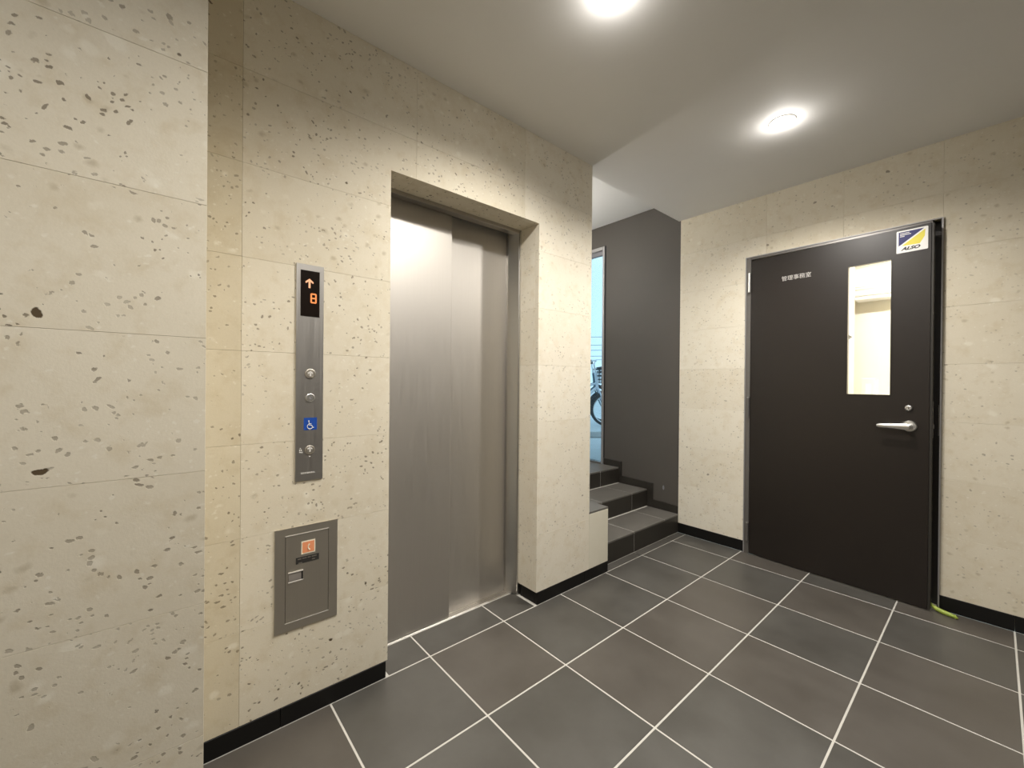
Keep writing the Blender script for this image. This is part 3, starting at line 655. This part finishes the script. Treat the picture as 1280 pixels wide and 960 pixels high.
# ------------------------------------------------------------ bright office behind the door
ox0, ox1, oy0, oy1, oz = -0.4, 2.9, 2.341, 4.4, 2.5
tag(obj('floor_office', B((ox0, 2.229, -0.05), (ox1, oy1, 0.0)), 'office'), 'pale floor of the lit office behind the door', 'floor', kind='structure')
tag(obj('ceiling_office', B((ox0, oy0, oz), (ox1, oy1+0.1, oz+0.05)), 'office'), 'white ceiling of the lit office', 'ceiling', kind='structure')
tag(obj('wall_office_back', B((ox0, oy1, 0), (ox1, oy1+0.1, oz)), 'office'), 'cream rear wall of the lit office', 'wall', kind='structure')
tag(obj('wall_office_left', B((ox0-0.1, 2.346, 0), (ox0, oy1+0.1, oz+0.05)), 'office'), 'cream left wall of the lit office', 'wall', kind='structure')
tag(obj('wall_office_right', B((ox1, oy0, 0), (ox1+0.1, oy1+0.1, oz+0.05)), 'office'), 'cream right wall of the lit office', 'wall', kind='structure')
ol = tag(empty('office_ceiling_lamp', (1.3, 3.3, oz)), 'long white lamp on the office ceiling', 'lamp')
obj('lamp_body', B((-0.62, -0.08, -0.045), (0.62, 0.08, -0.0005), 0.004), 'acwhite', ol); obj('diffuser', B((-0.60, -0.065, -0.07), (0.60, 0.065, -0.0455), 0.01, 2), 'tube', ol)
ac = tag(empty('air_conditioner', (1.05, 4.398, 1.97)), 'white wall air conditioner seen through the door window', 'air conditioner')
obj('body', B((-0.42, -0.22, 0.03), (0.42, -0.0005, 0.30), 0.02, 2), 'acwhite', ac)
obj('louvre', B((-0.40, -0.225, 0.085), (0.40, -0.2195, 0.10)), 'acgrey', ac); obj('louvre', B((-0.40, -0.226, 0.112), (0.40, -0.2195, 0.120)), 'acgrey', ac)
obj('outlet', B((-0.40, -0.20, 0.0), (0.40, -0.03, 0.0295), 0.005), 'acwhite', ac)
cab = tag(empty('office_cabinet', (0.85, 4.15, 0.0)), 'low pale cabinet against the office rear wall', 'cabinet')
obj('body', B((-0.5, -0.2, 0.0005), (0.5, 0.2, 1.0), 0.004), 'acwhite', cab)
for s in (-1, 1):
    dd = obj('cabinet_door', B((0.002 if s > 0 else -0.495, -0.215, 0.03), (0.495 if s > 0 else -0.002, -0.2005, 0.985), 0.003), 'acwhite', cab)
    obj('cabinet_handle', B((s*0.03-0.008, -0.228, 0.5), (s*0.03+0.008, -0.2155, 0.62), 0.002), 'satin', dd)
bx = tag(empty('file_box', (0.79, 4.08, 1.0005)), 'pale file box standing on the office cabinet', 'box')
obj('box_body', B((-0.05, -0.08, 0.0), (0.05, 0.08, 0.22), 0.003), 'office', bx); obj('box_label', B((-0.02, -0.082, 0.06), (0.02, -0.0802, 0.17)), 'acwhite', bx)
sh = tag(empty('partition_bracket', (0.735, 3.5, 1.56)), 'small grey wedge-shaped device in the office window view', 'bracket')
obj('wedge', P([(-0.03, -0.045), (0.022, 0.0), (-0.03, 0.04)], 1, -0.03, 0.03), 'grey', sh)
obj('partition', B((-0.09, -0.4, -1.5599), (-0.031, 0.4, 0.9399)), 'office', sh)

# ------------------------------------------------------------ outside: pavement, bicycle rack, bicycles
ZG = 0.412
tag(obj('ground', B((-30, 2.347, ZG-0.1), (-0.51, 34, ZG)), 'concrete'), 'pale pavement outside the entrance', 'ground', kind='structure')
U = Vector((0.648, 0.761, 0)); Vv = Vector((-0.761, 0.648, 0))   # along the parking row / away from the entrance
kerb_c = Vector((1.529, -0.864, 0)) + Vv*5.6 + U*1.16
kb = tag(obj('bicycle_kerb', B((-1.6, 0, 0), (2.2, 1.5, 0.085), 0.01), 'concrete'), 'raised concrete strip carrying the parked bicycles', 'kerb')
kb.location = kerb_c + Vector((0, 0, ZG+0.0003)); kb.rotation_euler.z = math.atan2(U.y, U.x)
ZK = ZG+0.0855

def bicycle(loc, rz, frame, label):
    t = tag(empty('bicycle', loc, rz), label, 'bicycle', 'bicycles parked outside the entrance')
    R = 0.255; wb = 0.98
    def wheel(x):
        c = Vector((x, 0, R))
        ring = lambda r, n=36: [c+Vector((math.cos(2*math.pi*i/n)*r, 0, math.sin(2*math.pi*i/n)*r)) for i in range(n)]
        wh = obj('wheel', T(ring(R-0.021), 0.021, 10, True), 'rubber', t, True)
        obj('rim', T(ring(R-0.045), 0.012, 8, True), 'alloy', wh, True)
        bm = bmesh.new()
        for i in range(20):
            a = 2*math.pi*i/20; tube(bm, [c+Vector((math.cos(a+0.5)*0.02, 0.02*(-1)**i, math.sin(a+0.5)*0.02)), c+Vector((math.cos(a)*(R-0.05), 0, math.sin(a)*(R-0.05)))], 0.0013, 4)
        obj('spokes', bm, 'alloy', wh)
        obj('hub', T([c+Vector((0, -0.045, 0)), c+Vector((0, 0.045, 0))], 0.02, 10), 'alloy', wh, True)
        fa = [c+Vector((math.cos(math.radians(a))*(R+0.012), 0, math.sin(math.radians(a))*(R+0.012))) for a in range(15 if x > 0.5 else 20, 176, 10)]
        obj('mudguard', T(fa, 0.014, 6), 'rubber', wh, True)
    wheel(0.0); wheel(wb)
    bb = Vector((0.40, 0, 0.28)); st_ = Vector((0.26, 0, 0.70)); ht = Vector((0.80, 0, 0.83)); hb = Vector((0.83, 0, 0.60)); r0 = Vector((0, 0, R)); r1 = Vector((wb, 0, R))
    bm = bmesh.new(); tube(bm, [bb, st_], 0.016); tube(bm, [hb, bb+Vector((0.1, 0, 0.04)), bb], 0.021); tube(bm, [hb+Vector((-0.01, 0, 0.06)), (bb+st_)/2], 0.015); tube(bm, [ht, hb], 0.02)
    for s in (-1, 1):
        tube(bm, [bb, r0+Vector((0, 0.05*s, 0))], 0.010); tube(bm, [st_*0.75+bb*0.25, r0+Vector((0, 0.05*s, 0))], 0.009)
    obj('frame', bm, frame, t, True)
    bm = bmesh.new()
    for s in (-1, 1): tube(bm, [hb+Vector((0.0, 0.035*s, 0)), Vector((0.90, 0.05*s, 0.42)), r1+Vector((0, 0.05*s, 0))], 0.012)
    tube(bm, [hb+Vector((0, -0.035, 0)), hb+Vector((0, 0.035, 0))], 0.016); obj('fork', bm, frame, t, True)
    bm = T([ht, Vector((0.77, 0, 0.98)), Vector((0.80, 0, 1.0))], 0.013); tube(bm, [Vector((0.62, -0.28, 0.985)), Vector((0.74, -0.22, 1.0)), Vector((0.80, -0.05, 1.0)), Vector((0.80, 0.05, 1.0)), Vector((0.74, 0.22, 1.0)), Vector((0.62, 0.28, 0.985))], 0.011)
    hbz = obj('handlebar', bm, 'alloy', t, True)
    for s in (-1, 1): obj('grip', T([Vector((0.68, 0.252*s, 0.992)), Vector((0.56, 0.305*s, 0.98))], 0.018), 'rubber', hbz, True)
    obj('saddle_post', T([st_-Vector((0, 0, 0.03)), Vector((0.235, 0, 0.84))], 0.012), 'alloy', t, True)
    bm = bmesh.new()
    rg = []
    for x, wd in ((0.09, 0.05), (0.12, 0.085), (0.18, 0.08), (0.26, 0.045), (0.34, 0.022), (0.37, 0.012)):
        rg.append([bm.verts.new((x, wd*math.cos(2*math.pi*k/10), 0.865+0.03*math.sin(2*math.pi*k/10))) for k in range(10)])
    for a, b in zip(rg, rg[1:]):
        for k in range(10): bm.faces.new((a[k], a[(k+1) % 10], b[(k+1) % 10], b[k]))
    bm.faces.new(rg[0]); bm.faces.new(rg[-1]); obj('saddle', bm, 'rubber', t, True)
    # front basket of bent wire
    bm = bmesh.new()
    def rect(z, e): return [Vector((0.86-e*0.3, -0.14-e, z)), Vector((1.08+e, -0.14-e, z)), Vector((1.08+e, 0.14+e, z)), Vector((0.86-e*0.3, 0.14+e, z))]
    for z, e in ((0.66, 0), (0.72, 0.008), (0.78, 0.016), (0.84, 0.024), (0.90, 0.03)): tube(bm, rect(z, e), 0.005 if z < 0.9 else 0.009, 5, True)
    lo, hi = rect(0.66, 0), rect(0.90, 0.03)
    for i in range(4):
        for q in range(6): f = q/6; tube(bm, [lo[i].lerp(lo[(i+1) % 4], f), hi[i].lerp(hi[(i+1) % 4], f)], 0.003, 4)
    for q in range(1, 5): tube(bm, [Vector((0.86, -0.14+q*0.056, 0.66)), Vector((1.08, -0.14+q*0.056, 0.66))], 0.003, 4)
    obj('basket', bm, 'rubber', t)
    lm = obj('headlamp', LA([(0, -0.03), (0.03, -0.025), (0.038, 0.0), (0.036, 0.02), (0, 0.026)], (0.90, 0.0, 0.60), (1, 0, 0.1), 14), 'rubber', t, True)
    obj('chainguard', B((0.02, -0.065, 0.24), (0.48, -0.055, 0.33), 0.004), frame, t)
    bm = LA([(0.075, -0.003), (0.075, 0.003), (0.0, 0.003)], bb+Vector((0, -0.07, 0)), (0, 1, 0), 20); cr = obj('chainring', bm, 'alloy', t)
    for s in (-1, 1):
        a = bb+Vector((0, 0.08*s, 0)); e = a+Vector((0.12*s, 0.01*s, -0.10)); tube_ = T([a, e], 0.009); obj('crank', tube_, 'alloy', t)
        obj('pedal', B(e+Vector((-0.04, 0.01*s, -0.012)), e+Vector((0.04, 0.085*s, 0.012)), 0.004), 'rubber', t)
    obj('kickstand', T([r0+Vector((0.03, 0.06, -0.01)), Vector((0.02, 0.13, 0.008))], 0.008), 'alloy', t)
    obj('rear_rack', T([Vector((-0.28, -0.05, 0.58)), Vector((0.2, -0.05, 0.60)), Vector((0.2, 0.05, 0.60)), Vector((-0.28, 0.05, 0.58))], 0.007, 6, True), 'alloy', t)
    for s in (-1, 1): obj('rack_stay', T([Vector((-0.16, 0.05*s, 0.585)), r0+Vector((0, 0.058*s, 0))], 0.005, 6), 'alloy', t)
    return t
rz = math.atan2(U.y, U.x)
def at(du, dv): p = Vector((1.529, -0.864, 0)) + U*du + Vv*dv; return Vector((p.x, p.y, ZK))
bicycle(at(1.46-0.98, 6.3), rz, 'bikewhite', 'pale bicycle with dark basket nearest the entrance glass')
bicycle(at(0.60, 6.85), rz+0.2, 'bikeblue', 'slate bicycle parked just behind the pale bicycle')
bicycle(at(2.35, 6.6), rz-0.1, 'bikewhite', 'pale bicycle parked furthest along the row')
# overhead cables beyond the bicycles, each fixed at the face of two poles
CL = ['lowest thin overhead cable crossing the sky outside', 'second lowest overhead cable crossing the sky outside', 'middle overhead cable crossing the sky outside',
      'second highest overhead cable crossing the sky outside', 'highest overhead cable crossing the sky outside']
for k, (z, rr) in enumerate(((3.05, 0.018), (3.30, 0.02), (3.70, 0.02), (4.05, 0.018), (4.6, 0.02))):
    tag(obj('overhead_cable', T([at(-13.86+27.72*i/16, 28) - Vector((0, 0, ZK-z+0.35*(1-((i-8)/8)**2))) for i in range(17)], rr, 5), 'cable', None, True), CL[k], 'cable', 'overhead cables outside')
for s_ in (-14, 14):
    p = at(s_, 28); tag(obj('utility_pole', T([Vector((p.x, p.y, ZG)), Vector((p.x, p.y, 6.5))], 0.13, 12), 'concrete', None, True), 'concrete utility pole at the %s end of the cables' % ('left' if s_ < 0 else 'right'), 'pole')
